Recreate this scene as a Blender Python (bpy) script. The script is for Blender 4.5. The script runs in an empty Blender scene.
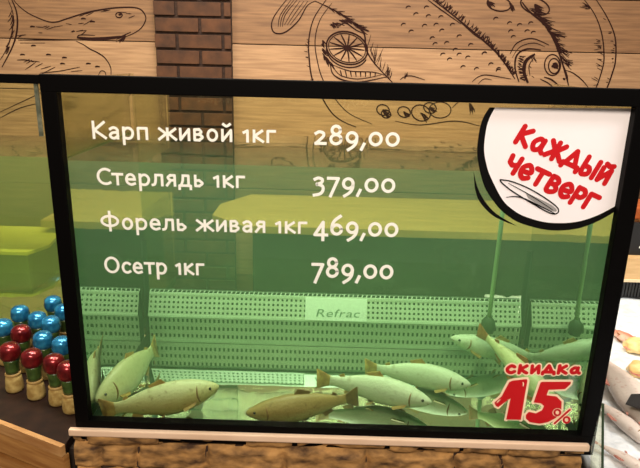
import bpy, bmesh, math, random
from mathutils import Vector, Matrix, noise
from mathutils.geometry import tessellate_polygon
random.seed(7)
S = bpy.context.scene
COL = S.collection
PI = math.pi

# ------------------------------------------------------------------ camera
F = 600.0
CAM = Vector((-0.0313, -1.1624, 1.5776))
PITCH, YAW, ROLL = 0.2890, -0.0099, 0.0246
_f = Vector((math.sin(YAW)*math.cos(PITCH), math.cos(YAW)*math.cos(PITCH), -math.sin(PITCH)))
_r = Vector((math.cos(YAW), -math.sin(YAW), 0))
_u = _r.cross(_f)
RX = math.cos(ROLL)*_r + math.sin(ROLL)*_u
UX = -math.sin(ROLL)*_r + math.cos(ROLL)*_u
cd = bpy.data.cameras.new('camera'); cam = bpy.data.objects.new('camera', cd); COL.objects.link(cam)
cd.sensor_width = 36.0; cd.lens = F/640*36; cd.clip_start = 0.02
M4 = Matrix((RX, UX, -_f)).transposed().to_4x4(); M4.translation = CAM
cam.matrix_world = M4
S.camera = cam

def ray(px, py):
    return (_f + RX*((px-320)/F) + UX*((234-py)/F))
def at(px, py, Y):
    d = ray(px, py); return CAM + d*((Y-CAM.y)/d.y)
def atz(px, py, z):
    d = ray(px, py); return CAM + d*((z-CAM.z)/d.z)

# ------------------------------------------------------------------ materials
def srgb(r, g, b):
    def c(v):
        v /= 255.0
        return v/12.92 if v <= .04045 else ((v+.055)/1.055)**2.4
    return (c(r), c(g), c(b), 1)

def nodes(name):
    m = bpy.data.materials.new(name); m.use_nodes = True
    nt = m.node_tree; nt.nodes.clear()
    out = nt.nodes.new('ShaderNodeOutputMaterial')
    return m, nt, out
def N(nt, t, **kw):
    n = nt.nodes.new(t)
    for k, v in kw.items():
        if k in n.inputs: n.inputs[k].default_value = v
        else: setattr(n, k, v)
    return n

def plain(name, col, rough=.5, metal=0, col2=None, scale=20, bump=0, stretch=(1,1,1), coat=0, detail=4, spec=.5, lo=.35, hi=.7):
    m, nt, out = nodes(name)
    b = N(nt, 'ShaderNodeBsdfPrincipled'); b.inputs['Roughness'].default_value = rough
    b.inputs['Metallic'].default_value = metal
    b.inputs['Coat Weight'].default_value = coat
    b.inputs['Specular IOR Level'].default_value = spec
    b.inputs['Base Color'].default_value = col
    nt.links.new(b.outputs[0], out.inputs[0])
    tc = N(nt, 'ShaderNodeTexCoord'); mp = N(nt, 'ShaderNodeMapping'); mp.inputs['Scale'].default_value = stretch
    nt.links.new(tc.outputs['Object'], mp.inputs[0])
    nz = N(nt, 'ShaderNodeTexNoise'); nz.inputs['Scale'].default_value = scale; nz.inputs['Detail'].default_value = detail
    nt.links.new(mp.outputs[0], nz.inputs['Vector'])
    if col2 is not None:
        r = N(nt, 'ShaderNodeValToRGB')
        r.color_ramp.elements[0].position = lo; r.color_ramp.elements[1].position = hi
        r.color_ramp.elements[0].color = col; r.color_ramp.elements[1].color = col2
        nt.links.new(nz.outputs['Fac'], r.inputs[0]); nt.links.new(r.outputs[0], b.inputs['Base Color'])
    if bump:
        bp = N(nt, 'ShaderNodeBump'); bp.inputs['Strength'].default_value = bump; bp.inputs['Distance'].default_value = .004
        nt.links.new(nz.outputs['Fac'], bp.inputs['Height']); nt.links.new(bp.outputs[0], b.inputs['Normal'])
    return m

def clear(name, tint, ior=1.45, vol=None, bump=0, gloss=1.0):
    """thin clear sheet / water skin: see-through with Fresnel reflection"""
    m, nt, out = nodes(name)
    t = N(nt, 'ShaderNodeBsdfTransparent'); t.inputs[0].default_value = tint
    g = N(nt, 'ShaderNodeBsdfGlossy'); g.inputs['Roughness'].default_value = .02
    fr = N(nt, 'ShaderNodeFresnel'); fr.inputs['IOR'].default_value = ior
    mx = N(nt, 'ShaderNodeMixShader')
    mu = N(nt, 'ShaderNodeMath', operation='MULTIPLY'); mu.inputs[1].default_value = gloss
    nt.links.new(fr.outputs[0], mu.inputs[0])
    nt.links.new(mu.outputs[0], mx.inputs[0]); nt.links.new(t.outputs[0], mx.inputs[1]); nt.links.new(g.outputs[0], mx.inputs[2])
    nt.links.new(mx.outputs[0], out.inputs['Surface'])
    if bump:
        tc = N(nt, 'ShaderNodeTexCoord'); nz = N(nt, 'ShaderNodeTexNoise'); nz.inputs['Scale'].default_value = 9; nz.inputs['Detail'].default_value = 2
        nt.links.new(tc.outputs['Object'], nz.inputs['Vector'])
        bp = N(nt, 'ShaderNodeBump'); bp.inputs['Strength'].default_value = bump; bp.inputs['Distance'].default_value = .01
        nt.links.new(nz.outputs['Fac'], bp.inputs['Height']); nt.links.new(bp.outputs[0], g.inputs['Normal'])
    if vol:
        ac, ad, sc, sd = vol
        a = N(nt, 'ShaderNodeVolumeAbsorption'); a.inputs['Color'].default_value = ac; a.inputs['Density'].default_value = ad
        s = N(nt, 'ShaderNodeVolumeScatter'); s.inputs['Color'].default_value = sc; s.inputs['Density'].default_value = sd
        s.inputs['Anisotropy'].default_value = .2
        ad_ = N(nt, 'ShaderNodeAddShader')
        nt.links.new(a.outputs[0], ad_.inputs[0]); nt.links.new(s.outputs[0], ad_.inputs[1])
        nt.links.new(ad_.outputs[0], out.inputs['Volume'])
    return m

def polished(name, col, refl, rough=.03):
    """a wet, polished panel: diffuse body under a strong mirror coat"""
    m, nt, out = nodes(name)
    d = N(nt, 'ShaderNodeBsdfDiffuse'); d.inputs[0].default_value = col
    g = N(nt, 'ShaderNodeBsdfGlossy'); g.inputs['Roughness'].default_value = rough; g.inputs[0].default_value = (.8, .9, .8, 1)
    mx = N(nt, 'ShaderNodeMixShader'); mx.inputs[0].default_value = refl
    nt.links.new(d.outputs[0], mx.inputs[1]); nt.links.new(g.outputs[0], mx.inputs[2]); nt.links.new(mx.outputs[0], out.inputs[0])
    return m

def fish_mat(name, back, side, belly, spot, half):
    m, nt, out = nodes(name)
    b = N(nt, 'ShaderNodeBsdfPrincipled'); b.inputs['Roughness'].default_value = .45
    tc = N(nt, 'ShaderNodeTexCoord'); sx = N(nt, 'ShaderNodeSeparateXYZ')
    nt.links.new(tc.outputs['Object'], sx.inputs[0])
    mr = N(nt, 'ShaderNodeMapRange'); mr.inputs['From Min'].default_value = -half; mr.inputs['From Max'].default_value = half
    nt.links.new(sx.outputs['Z'], mr.inputs['Value'])
    nz = N(nt, 'ShaderNodeTexNoise'); nz.inputs['Scale'].default_value = 28; nz.inputs['Detail'].default_value = 5
    nt.links.new(tc.outputs['Object'], nz.inputs['Vector'])
    ad = N(nt, 'ShaderNodeMath', operation='MULTIPLY_ADD'); ad.inputs[1].default_value = .35; ad.inputs[2].default_value = -.17
    nt.links.new(nz.outputs['Fac'], ad.inputs[0])
    sm = N(nt, 'ShaderNodeMath', operation='ADD'); nt.links.new(mr.outputs[0], sm.inputs[0]); nt.links.new(ad.outputs[0], sm.inputs[1])
    r = N(nt, 'ShaderNodeValToRGB'); e = r.color_ramp.elements
    e[0].position = .15; e[0].color = belly; e[1].position = .9; e[1].color = back
    x = e.new(.5); x.color = side
    nt.links.new(sm.outputs[0], r.inputs[0])
    n2 = N(nt, 'ShaderNodeTexNoise'); n2.inputs['Scale'].default_value = 90; n2.inputs['Detail'].default_value = 2
    nt.links.new(tc.outputs['Object'], n2.inputs['Vector'])
    r2 = N(nt, 'ShaderNodeValToRGB'); r2.color_ramp.elements[0].position = .58; r2.color_ramp.elements[1].position = .72
    nt.links.new(n2.outputs['Fac'], r2.inputs[0])
    mx = N(nt, 'ShaderNodeMix', data_type='RGBA')
    ml = N(nt, 'ShaderNodeMath', operation='MULTIPLY'); ml.inputs[1].default_value = .45
    nt.links.new(r2.outputs[0], ml.inputs[0])
    nt.links.new(ml.outputs[0], mx.inputs[0]); nt.links.new(r.outputs[0], mx.inputs[6]); mx.inputs[7].default_value = spot
    nt.links.new(mx.outputs[2], b.inputs['Base Color'])
    vo = N(nt, 'ShaderNodeTexVoronoi'); vo.inputs['Scale'].default_value = 190
    nt.links.new(tc.outputs['Object'], vo.inputs['Vector'])
    bp = N(nt, 'ShaderNodeBump'); bp.inputs['Strength'].default_value = .25; bp.inputs['Distance'].default_value = .002
    nt.links.new(vo.outputs['Distance'], bp.inputs['Height']); nt.links.new(bp.outputs[0], b.inputs['Normal'])
    nt.links.new(b.outputs[0], out.inputs[0])
    return m

M = {}
M['plank_a'] = plain('plank_warm', srgb(116,83,56), .65, col2=srgb(152,112,76), scale=9, stretch=(.5,4,9), bump=.15, detail=8)
M['plank_b'] = plain('plank_pale', srgb(150,114,82), .65, col2=srgb(184,144,106), scale=9, stretch=(.5,4,9), bump=.15, detail=8)
M['plank_c'] = plain('plank_brown', srgb(100,72,48), .65, col2=srgb(130,96,66), scale=9, stretch=(.5,4,9), bump=.15, detail=8)
M['gap'] = plain('plank_gap', srgb(40,26,16), .9)
M['ink'] = plain('ink', srgb(44,24,20), .9, spec=.1)
M['brick'] = plain('brick', srgb(60,36,21), .85, col2=srgb(94,57,32), scale=16, bump=.4, lo=.3, hi=.75)
M['mortar'] = plain('mortar', srgb(44,28,20), .95, col2=srgb(66,44,32), scale=60)
M['black'] = plain('black_frame', srgb(5,4,4), .5, spec=.06)
M['glass'] = clear('glass', (.95,.97,.88,1), 1.45, gloss=.7)
M['glass_edge'] = plain('glass_edge', srgb(66,70,56), .35, col2=srgb(120,118,98), scale=50)
M['water'] = clear('green_water', (1,1,1,1), 1.33, vol=((.46,.87,.53,1), 1.4, (.56,.9,.60,1), .5), bump=.04, gloss=1.5)
M['water_side'] = clear('olive_water', (1,1,1,1), 1.33, vol=((.62,.82,.34,1), 1.5, (.74,.9,.42,1), .8), bump=.12, gloss=1.5)
M['side'] = polished('wet_side_panel', srgb(90,125,80), .72)
M['floor_panel'] = polished('wet_floor_panel', srgb(112,164,108), .28, .10)
M['seal'] = plain('silicone_seal', srgb(18,22,14), .5)
M['steel'] = plain('perforated_steel', srgb(185,195,176), .4, metal=.15, col2=srgb(205,214,194), scale=4)
M['recess'] = plain('grille_recess', srgb(52,66,48), .8)
M['plate'] = plain('name_plate', srgb(240,245,238), .25, metal=.1)
M['plate_ink'] = plain('plate_ink', srgb(110,135,112), .5)
M['white'] = plain('white_vinyl', srgb(250,248,242), .5)
M['sticker'] = plain('sticker_white', srgb(246,238,242), .45)
M['red'] = plain('red_vinyl', srgb(196,20,28), .6, spec=.2)
M['cream'] = plain('cream_vinyl', srgb(250,222,190), .5)
M['sblack'] = plain('black_vinyl', srgb(8,7,7), .6, spec=.1)
M['grey'] = plain('grey_vinyl', srgb(150,146,146), .5)
M['trim'] = plain('cream_trim', srgb(226,192,164), .4, col2=srgb(238,206,180), scale=8)
M['stone'] = plain('stone', srgb(66,42,22), .85, col2=srgb(190,142,84), scale=24, bump=.6, stretch=(1,1,2.2), detail=9, lo=.3, hi=.66)
M['wood'] = plain('counter_wood', srgb(150,98,48), .5, col2=srgb(196,144,82), scale=7, stretch=(1,1,10), bump=.1, detail=8)
M['wood_edge'] = plain('counter_edge_wood', srgb(168,116,66), .45, col2=srgb(206,160,106), scale=9, stretch=(1,1,6), detail=8)
M['darktop'] = plain('dark_counter_top', srgb(32,19,14), .5, col2=srgb(48,29,21), scale=30, spec=.2)
M['table_top'] = plain('bench_top', srgb(168,136,72), .5, col2=srgb(188,154,88), scale=5, stretch=(1,6,1))
M['table_front'] = plain('bench_front', srgb(40,48,32), .6)
M['olive'] = plain('olive_panel', srgb(92,108,48), .6)
M['yellow_top'] = plain('yellow_top', srgb(206,196,70), .5, col2=srgb(220,210,92), scale=5)
M['floor'] = plain('floor_tile', srgb(90,74,60), .4, col2=srgb(110,92,74), scale=3)
M['cap_red'] = plain('red_foil', srgb(88,10,18), .28, metal=.55, col2=srgb(150,34,38), scale=60, bump=.25, coat=.4)
M['cap_blue'] = plain('blue_foil', srgb(14,92,150), .25, metal=.5, col2=srgb(64,168,214), scale=60, bump=.25, coat=.4)
M['jar_green'] = plain('green_label', srgb(34,58,22), .35, col2=srgb(74,100,44), scale=70, coat=.3)
M['jar_cloth'] = plain('burlap', srgb(150,118,58), .8, col2=srgb(196,170,104), scale=80, bump=.5)
M['band'] = plain('tan_band', srgb(176,142,84), .5)
M['ice'] = plain('crushed_ice', srgb(206,212,218), .35, col2=srgb(240,242,244), scale=40, bump=.8)
M['tan'] = plain('tan_wood', srgb(206,164,112), .55, col2=srgb(222,184,132), scale=12, stretch=(1,1,6))
M['pale_strip'] = plain('pale_strip', srgb(232,208,170), .5)
M['orange'] = plain('orange_pack', srgb(150,70,34), .5, col2=srgb(190,100,48), scale=20)
M['grille_dark'] = plain('dark_grille', srgb(34,34,34), .5)
M['grille_grey'] = plain('grey_grille', srgb(140,140,136), .4, metal=.6)
M['fish_pale'] = fish_mat('pale_fish', srgb(196,196,150), srgb(222,218,170), srgb(236,228,190), srgb(150,130,84), .03)
M['fish_olive_toplit'] = fish_mat('olive_fish_toplit', srgb(206,206,166), srgb(206,196,140), srgb(196,170,104), srgb(120,92,50), .03)  # overhead light painted into the colour: back paler than belly
M['fish_brown'] = fish_mat('brown_fish', srgb(150,128,78), srgb(182,156,100), srgb(196,176,120), srgb(90,60,34), .03)
M['fish_white'] = fish_mat('white_fish', srgb(206,214,190), srgb(222,226,206), srgb(236,234,210), srgb(150,140,100), .03)
M['fin'] = plain('fin', srgb(190,160,90), .5, col2=srgb(150,110,60), scale=60)
M['fin_red'] = plain('rusty_fin', srgb(170,110,52), .5, col2=srgb(140,84,40), scale=60)
M['fin_dark'] = plain('dark_fin', srgb(96,78,42), .5, col2=srgb(130,104,60), scale=60)
M['eye'] = plain('eye_black', srgb(12,12,10), .15)
M['gill'] = plain('gill_slit', srgb(140,104,66), .6)
M['seabass'] = fish_mat('iced_fish', srgb(176,164,154), srgb(224,208,198), srgb(240,222,212), srgb(150,110,100), .03)
M['fin_pink'] = plain('pink_fin', srgb(190,128,112), .5, col2=srgb(160,100,88), scale=50)
M['redfish'] = fish_mat('red_fish', srgb(190,90,66), srgb(214,130,104), srgb(236,190,166), srgb(150,60,44), .03)
M['yellow_cut'] = plain('yellow_fish_cut', srgb(226,190,120), .5, col2=srgb(238,214,160), scale=40, bump=.4)
M['card'] = plain('black_card', srgb(22,21,22), .5)
M['hose'] = plain('clear_hose', srgb(150,175,130), .3)
M['weight'] = plain('hose_weight', srgb(46,66,42), .7)

# ------------------------------------------------------------------ mesh helpers
def link(name, bm, mats, parent=None, smooth=False, label=None):
    bmesh.ops.recalc_face_normals(bm, faces=bm.faces)
    me = bpy.data.meshes.new(name); bm.to_mesh(me); bm.free()
    if not isinstance(mats, (list, tuple)): mats = [mats]
    for m in mats: me.materials.append(m)
    if smooth:
        for p in me.polygons: p.use_smooth = True
    o = bpy.data.objects.new(name, me); COL.objects.link(o)
    if parent: o.parent = parent
    if label: o['label'] = label
    return o
def tag(o, label, cat, group=None, kind=None):
    o['label'] = label; o['category'] = cat
    if group: o['group'] = group
    if kind: o['kind'] = kind
    return o
def empty(name, loc, label, cat, group=None):
    o = bpy.data.objects.new(name, None); COL.objects.link(o); o.location = loc; o.empty_display_size = .05
    return tag(o, label, cat, group)
def box(bm, lo, hi, mat=0, bev=0):
    c = [(a+b)/2 for a, b in zip(lo, hi)]; s = [abs(b-a) for a, b in zip(lo, hi)]
    t = bmesh.new()
    bmesh.ops.create_cube(t, size=1, matrix=Matrix.Translation(c) @ Matrix.Diagonal((*s, 1)))
    if bev: bmesh.ops.bevel(t, geom=list(t.edges), offset=bev, segments=2, affect='EDGES', profile=.6)
    for f in t.faces: f.material_index = mat
    merge(bm, t); return bm
def merge(bm, t):
    me = bpy.data.meshes.new('tmp'); t.to_mesh(me); t.free(); bm.from_mesh(me); bpy.data.meshes.remove(me)
def prism(bm, pts, z0, z1, mat=0, axis='z'):
    """extrude a 2-D outline"""
    def P(p, z): return Vector((p[0], p[1], z)) if axis == 'z' else Vector((p[0], z, p[1]))
    a = [bm.verts.new(P(p, z0)) for p in pts]; b = [bm.verts.new(P(p, z1)) for p in pts]
    n = len(pts)
    for i in range(n):
        bm.faces.new((a[i], a[(i+1) % n], b[(i+1) % n], b[i])).material_index = mat
    for ring in (a, b):
        for t in tessellate_polygon([[v.co for v in ring]]):
            try: bm.faces.new([ring[i] for i in t]).material_index = mat
            except ValueError: pass
def lathe(bm, prof, seg=24, mat=0, origin=(0,0,0)):
    o = Vector(origin); rings = []
    for r, z in prof:
        rings.append([bm.verts.new(o + Vector((r*math.cos(2*PI*k/seg), r*math.sin(2*PI*k/seg), z))) for k in range(seg)])
    for a, b in zip(rings, rings[1:]):
        for k in range(seg):
            bm.faces.new((a[k], a[(k+1) % seg], b[(k+1) % seg], b[k])).material_index = mat
    for ring in (rings[0], rings[-1]):
        bm.faces.new(ring).material_index = mat
def tube(bm, pts, rad, seg=10, mat=0):
    pts = [Vector(p) for p in pts]; rings = []
    for i, p in enumerate(pts):
        d = (pts[min(i+1, len(pts)-1)] - pts[max(i-1, 0)]).normalized()
        a = d.orthogonal().normalized() if i == 0 else (a - d*a.dot(d)).normalized()
        b = d.cross(a)
        r = rad[i] if isinstance(rad, (list, tuple)) else rad
        rings.append([bm.verts.new(p + a*r*math.cos(2*PI*k/seg) + b*r*math.sin(2*PI*k/seg)) for k in range(seg)])
    for x, y in zip(rings, rings[1:]):
        for k in range(seg):
            bm.faces.new((x[k], x[(k+1) % seg], y[(k+1) % seg], y[k])).material_index = mat
    for ring in (rings[0], rings[-1]): bm.faces.new(ring).material_index = mat

def smooth_line(pts, n=6):
    """Catmull-Rom through 2-D points"""
    if len(pts) < 3: return [tuple(p) for p in pts]
    P = [pts[0]] + list(pts) + [pts[-1]]; out = []
    for i in range(1, len(P)-2):
        p0, p1, p2, p3 = P[i-1], P[i], P[i+1], P[i+2]
        for k in range(n):
            t = k/n
            out.append(tuple(.5*((2*b) + (-a+c)*t + (2*a-5*b+4*c-d)*t*t + (-a+3*b-3*c+d)*t**3) for a, b, c, d in zip(p0, p1, p2, p3)))
    out.append(tuple(pts[-1])); return out

_lay = [0]
def lay(y):
    _lay[0] = (_lay[0]+1) % 40
    return y - _lay[0]*1.2e-5
def stroke(bm, pts, w, y, mat=0):
    """round-ended brush stroke with sharp corners allowed"""
    for a, b in zip(pts, pts[1:]): ribbon(bm, [a, b], w, y, mat=mat, caps=False)
    for p in pts: disc(bm, p, w/2, y, mat, 10)
def ribbon(bm, pts, w, y, taper=False, mat=0, caps=True):
    """flat stroke in the vertical plane y, pts are (x, z)"""
    y = lay(y)
    n = len(pts); L = []
    for i, p in enumerate(pts):
        a = pts[max(i-1, 0)]; b = pts[min(i+1, n-1)]
        dx, dz = b[0]-a[0], b[1]-a[1]; l = math.hypot(dx, dz) or 1
        ww = w/2
        if taper: ww *= .35 + .65*math.sin(PI*(i/(n-1)*.86+.07))
        L.append((Vector((p[0]-dz/l*ww, y, p[1]+dx/l*ww)), Vector((p[0]+dz/l*ww, y, p[1]-dx/l*ww))))
    V = [(bm.verts.new(a), bm.verts.new(b)) for a, b in L]
    for (a, b), (c, d) in zip(V, V[1:]): bm.faces.new((a, b, d, c)).material_index = mat
    if caps and not taper:
        for p in (pts[0], pts[-1]): disc(bm, p, w/2, y, mat)
def disc(bm, p, r, y, mat=0, seg=12):
    y = lay(y)
    bm.faces.new([bm.verts.new((p[0]+r*math.cos(2*PI*k/seg), y, p[1]+r*math.sin(2*PI*k/seg))) for k in range(seg)]).material_index = mat
def fill(bm, pts, y, mat=0):
    y = lay(y)
    vs = [bm.verts.new((p[0], y, p[1])) for p in pts]
    for t in tessellate_polygon([[v.co for v in vs]]):
        try: bm.faces.new([vs[i] for i in t]).material_index = mat
        except ValueError: pass
def face_front(bm):
    """all flat lettering faces look toward the shopper (-y)"""
    for f in bm.faces:
        f.normal_update()
        if f.normal.y > 0: f.normal_flip()
def link_flat(name, bm, mats, parent, label=None, thick=.0006):
    face_front(bm)
    me = bpy.data.meshes.new(name); bm.to_mesh(me); bm.free()
    for m in (mats if isinstance(mats, (list, tuple)) else [mats]): me.materials.append(m)
    o = bpy.data.objects.new(name, me); COL.objects.link(o)
    if parent: o.parent = parent
    if label: o['label'] = label
    return o

# ------------------------------------------------------------------ font glyphs
_gl = {}
def glyph(ch, bold=.018):
    key = (ch, bold)
    if key not in _gl:
        c = bpy.data.curves.new('g', 'FONT'); c.body = ch; c.size = 1; c.offset = bold; c.resolution_u = 4
        o = bpy.data.objects.new('g', c); COL.objects.link(o)
        dg = bpy.context.evaluated_depsgraph_get()
        me = bpy.data.meshes.new_from_object(o.evaluated_get(dg))
        v = [tuple(x.co[:2]) for x in me.vertices]; f = [tuple(p.vertices) for p in me.polygons]
        bpy.data.objects.remove(o); bpy.data.curves.remove(c); bpy.data.meshes.remove(me)
        _gl[key] = (v, f)
    return _gl[key]
def string2d(text, bold=.018, gap=.075, oldstyle=True):
    V, Fc = [], []; x = 0
    for ch in text:
        if ch == ' ': x += .26; continue
        v, f = glyph(ch, bold)
        sx = sy = 1; dy = 0
        if oldstyle:
            if ch in '012': sy = .77; sx = .95
            elif ch in '34579': dy = -.19
        x0 = min(p[0] for p in v); x1 = max(p[0] for p in v)
        b = len(V)
        V += [((p[0]-x0)*sx + x, p[1]*sy + dy) for p in v]; Fc += [tuple(i+b for i in q) for q in f]
        x += (x1-x0)*sx + gap
    return V, Fc, x-gap
def put_string(bm, text, p0, p1, height, y, mat=0, bold=.018, shear=0):
    """text from baseline point p0 to p1 (x,z); height = capital height in metres"""
    V, Fc, w = string2d(text, bold)
    d = Vector((p1[0]-p0[0], p1[1]-p0[1])); sx = d.length/w; sy = height/.727
    d.normalize(); n = Vector((-d.y, d.x))
    vs = []
    for a, b in V:
        q = Vector(p0) + d*(a*sx + shear*b*sy) + n*(b*sy)
        vs.append(bm.verts.new((q.x, y, q.y)))
    for f in Fc: bm.faces.new([vs[i] for i in f]).material_index = mat
def xz(v): return (v.x, v.z)

HAND = {
 'К': [[(.12,1),(.06,0)], [(.68,.95),(.12,.5),(.72,0)]],
 'а': [[(.62,.62),(.35,.72),(.08,.4),(.2,.05),(.5,.15),(.62,.55)], [(.64,.72),(.62,.2),(.78,.02)]],
 'Ж': [[(.5,1),(.5,0)], [(.05,.95),(.45,.5),(0,.05)], [(.95,.95),(.55,.5),(1,.05)]],
 'Д': [[(.12,.14),(.48,.98),(.78,.14)], [(0,.14),(.95,.14)], [(0,.14),(-.02,-.1)], [(.95,.14),(.97,-.1)]],
 'Ы': [[(.08,1),(.08,.05),(.42,.05),(.52,.25),(.4,.46),(.1,.45)], [(.86,1),(.84,0)]],
 'Й': [[(.08,.8),(.08,.02),(.6,.8),(.62,.0)], [(.15,1.05),(.36,.97),(.6,1.08)]],
 'И': [[(.08,.95),(.08,.02),(.65,.95),(.67,.0)]],
 'ч': [[(.05,.95),(.08,.55),(.28,.42),(.6,.55)], [(.62,1),(.56,0)]],
 'е': [[(.1,.42),(.62,.5),(.58,.75),(.35,.9),(.08,.62),(.12,.22),(.36,.03),(.64,.18)]],
 'т': [[(0,.9),(.8,.9)], [(.4,.9),(.36,0)]],
 'в': [[(.1,.95),(.08,.05),(.45,.05),(.6,.26),(.42,.48),(.1,.5)], [(.4,.5),(.55,.72),(.38,.93),(.1,.95)]],
 'р': [[(.12,.95),(.08,-.12)], [(.12,.92),(.48,.92),(.62,.66),(.45,.4),(.1,.42)]],
 'г': [[(.1,0),(.12,.92),(.66,.92)]],
 'С': [[(.68,.8),(.38,.95),(.08,.58),(.14,.2),(.42,.03),(.7,.2)]],
}
HW = {'К':.78,'а':.8,'Ж':1.0,'Д':.98,'Ы':.92,'Й':.7,'И':.74,'ч':.68,'е':.7,'т':.82,'в':.66,'р':.66,'г':.7,'С':.74}
def hand_string(bm, text, p0, p1, h, w, y, mat=0, gap=.22, jitter=None):
    tot = sum(HW[c] for c in text) + gap*(len(text)-1)
    d = Vector((p1[0]-p0[0], p1[1]-p0[1])); sx = d.length/tot; d.normalize(); n = Vector((-d.y, d.x))
    x = 0
    for i, c in enumerate(text):
        j = jitter[i] if jitter else 0
        for st in HAND[c]:
            sharp = c in 'КЖДИЙтгч' 
            pl = st if sharp else smooth_line(st, 5)
            q = []
            for a, b in pl:
                v = Vector(p0) + d*((x+a)*sx) + n*((b+j)*h); q.append((v.x, v.y))
            stroke(bm, q, w, y, mat)
        x += HW[c] + gap

def arc(cx, cy, rx, ry, a0, a1, n=18):
    return [(cx+rx*math.cos(math.radians(a0+(a1-a0)*i/n)), cy+ry*math.sin(math.radians(a0+(a1-a0)*i/n))) for i in range(n+1)]
def sm(*p): return smooth_line(list(p), 5)
X_, B_ = .645, .08
SANS = {
 'К': (.64, [[(.08,.92),(.08,.08)], [(.56,.92),(.12,.49),(.6,.08)]]),
 'С': (.64, [arc(.42,.5,.35,.42,55,305)]),
 'Ф': (.9, [arc(.45,.5,.38,.28,0,360,24), [(.45,1.02),(.45,-.04)]]),
 'О': (.8, [arc(.4,.5,.33,.42,0,360,24)]),
 'а': (.52, [sm((.1,.57),(.22,X_),(.36,.61),(.42,.5)), [(.42,.5),(.42,B_)], sm((.42,.38),(.2,.37),(.08,.23),(.15,.1),(.28,B_),(.42,.2))]),
 'р': (.56, [[(.08,X_),(.08,-.22)], sm((.08,.5),(.2,.62),(.34,.63),(.47,.5),(.48,.3),(.4,.13),(.26,.075),(.08,.12))]),
 'п': (.54, [[(.08,B_),(.08,X_),(.46,X_),(.46,B_)]]),
 'ж': (.8, [[(.39,X_),(.39,B_)], [(.04,X_),(.33,.38),(.02,B_)], [(.74,X_),(.45,.38),(.76,B_)]]),
 'и': (.54, [[(.08,X_),(.08,B_),(.46,X_),(.46,B_)]]),
 'й': (.54, [[(.08,X_),(.08,B_),(.46,X_),(.46,B_)], sm((.13,.96),(.27,.86),(.41,.96))]),
 'в': (.5, [[(.28,X_),(.08,X_),(.08,B_),(.28,B_)], [(.08,.38),(.28,.38)], sm((.28,X_),(.38,.52),(.28,.39)), sm((.28,.39),(.43,.24),(.28,B_))]),
 'о': (.56, [arc(.28,.36,.2,.285,0,360,22)]),
 'к': (.52, [[(.08,X_),(.08,B_)], [(.43,X_),(.1,.37),(.47,B_)]]),
 'г': (.42, [[(.08,B_),(.08,X_),(.39,X_)]]),
 'т': (.5, [[(.03,X_),(.47,X_)], [(.25,X_),(.25,B_)]]),
 'е': (.54, [[(.09,.37),(.46,.37)], sm((.46,.37),(.42,.55),(.28,X_),(.14,.58),(.07,.38),(.12,.18),(.28,.075),(.45,.13))]),
 'л': (.54, [sm((.01,B_),(.1,.12),(.15,.3),(.17,X_)), [(.17,X_),(.46,X_),(.46,B_)]]),
 'я': (.5, [[(.22,X_),(.42,X_),(.42,B_)], sm((.22,X_),(.1,.52),(.2,.37)), [(.2,.37),(.42,.37)], [(.24,.37),(.05,B_)]]),
 'д': (.62, [sm((.12,.1),(.2,.36),(.22,X_)), [(.22,X_),(.47,X_),(.47,B_)], [(.04,-.1),(.04,B_),(.57,B_),(.57,-.1)]]),
 'ь': (.48, [[(.08,X_),(.08,B_),(.26,B_)], [(.08,.39),(.26,.39)], sm((.26,B_),(.41,.23),(.26,.39))]),
 'с': (.48, [arc(.29,.36,.22,.285,50,310)]),
 '1': (.32, [[(.04,.55),(.2,X_),(.2,B_)]]),
 '0': (.6, [arc(.3,.36,.23,.285,0,360,22)]),
 '2': (.52, [sm((.07,.56),(.2,X_),(.36,.6),(.39,.47),(.3,.33),(.08,B_)), [(.08,B_),(.46,B_)]]),
 '8': (.56, [arc(.28,.74,.17,.2,0,360,20), arc(.28,.3,.21,.225,0,360,20)]),
 '9': (.56, [arc(.28,.41,.2,.235,0,360,20), sm((.48,.41),(.46,.17),(.34,-.04),(.14,-.2))]),
 '3': (.5, [sm((.08,.58),(.22,X_),(.38,.58),(.36,.43),(.18,.34)), sm((.18,.34),(.4,.25),(.42,.04),(.3,-.13),(.06,-.2))]),
 '7': (.5, [[(.04,X_),(.46,X_),(.15,-.22)]]),
 '4': (.58, [[(.54,.02),(.03,.02),(.38,X_),(.38,-.22)]]),
 '6': (.56, [arc(.28,.3,.2,.225,0,360,20), sm((.42,.95),(.2,.75),(.09,.52),(.08,.3))]),
 ',': (.2, [[(.13,.1),(.03,-.16)]]),
}
def sq_stroke(bm, pts, w, y):
    """pen stroke with square ends and rounded corners"""
    closed = math.hypot(pts[0][0]-pts[-1][0], pts[0][1]-pts[-1][1]) < 1e-6
    P = [Vector(p) for p in pts]
    if not closed:
        a, b = P[0].copy(), P[-1].copy()
        P[0] = a + (a-P[1]).normalized()*w*.48; P[-1] = b + (b-P[-2]).normalized()*w*.48
    for p, q in zip(P, P[1:]): ribbon(bm, [tuple(p), tuple(q)], w, y, caps=False)
    for p in (P if closed else P[1:-1]): disc(bm, tuple(p), w/2, y, 0, 12)
def sans_string(bm, text, p0, p1, cap, y, wt=.148, gap=.095, space=.27):
    tot = sum(space if c == ' ' else SANS[c][0] for c in text) + gap*(len(text)-1)
    d = Vector((p1[0]-p0[0], p1[1]-p0[1])); sx = d.length/tot; d.normalize(); n = Vector((-d.y, d.x)); x = 0
    for c in text:
        if c == ' ': x += space + gap; continue
        for st in SANS[c][1]:
            q = []
            for a, b in st:
                v = Vector(p0) + d*((x+a)*sx) + n*(b*cap); q.append((v.x, v.y))
            sq_stroke(bm, q, wt*cap, y)
        x += SANS[c][0] + gap

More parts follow.
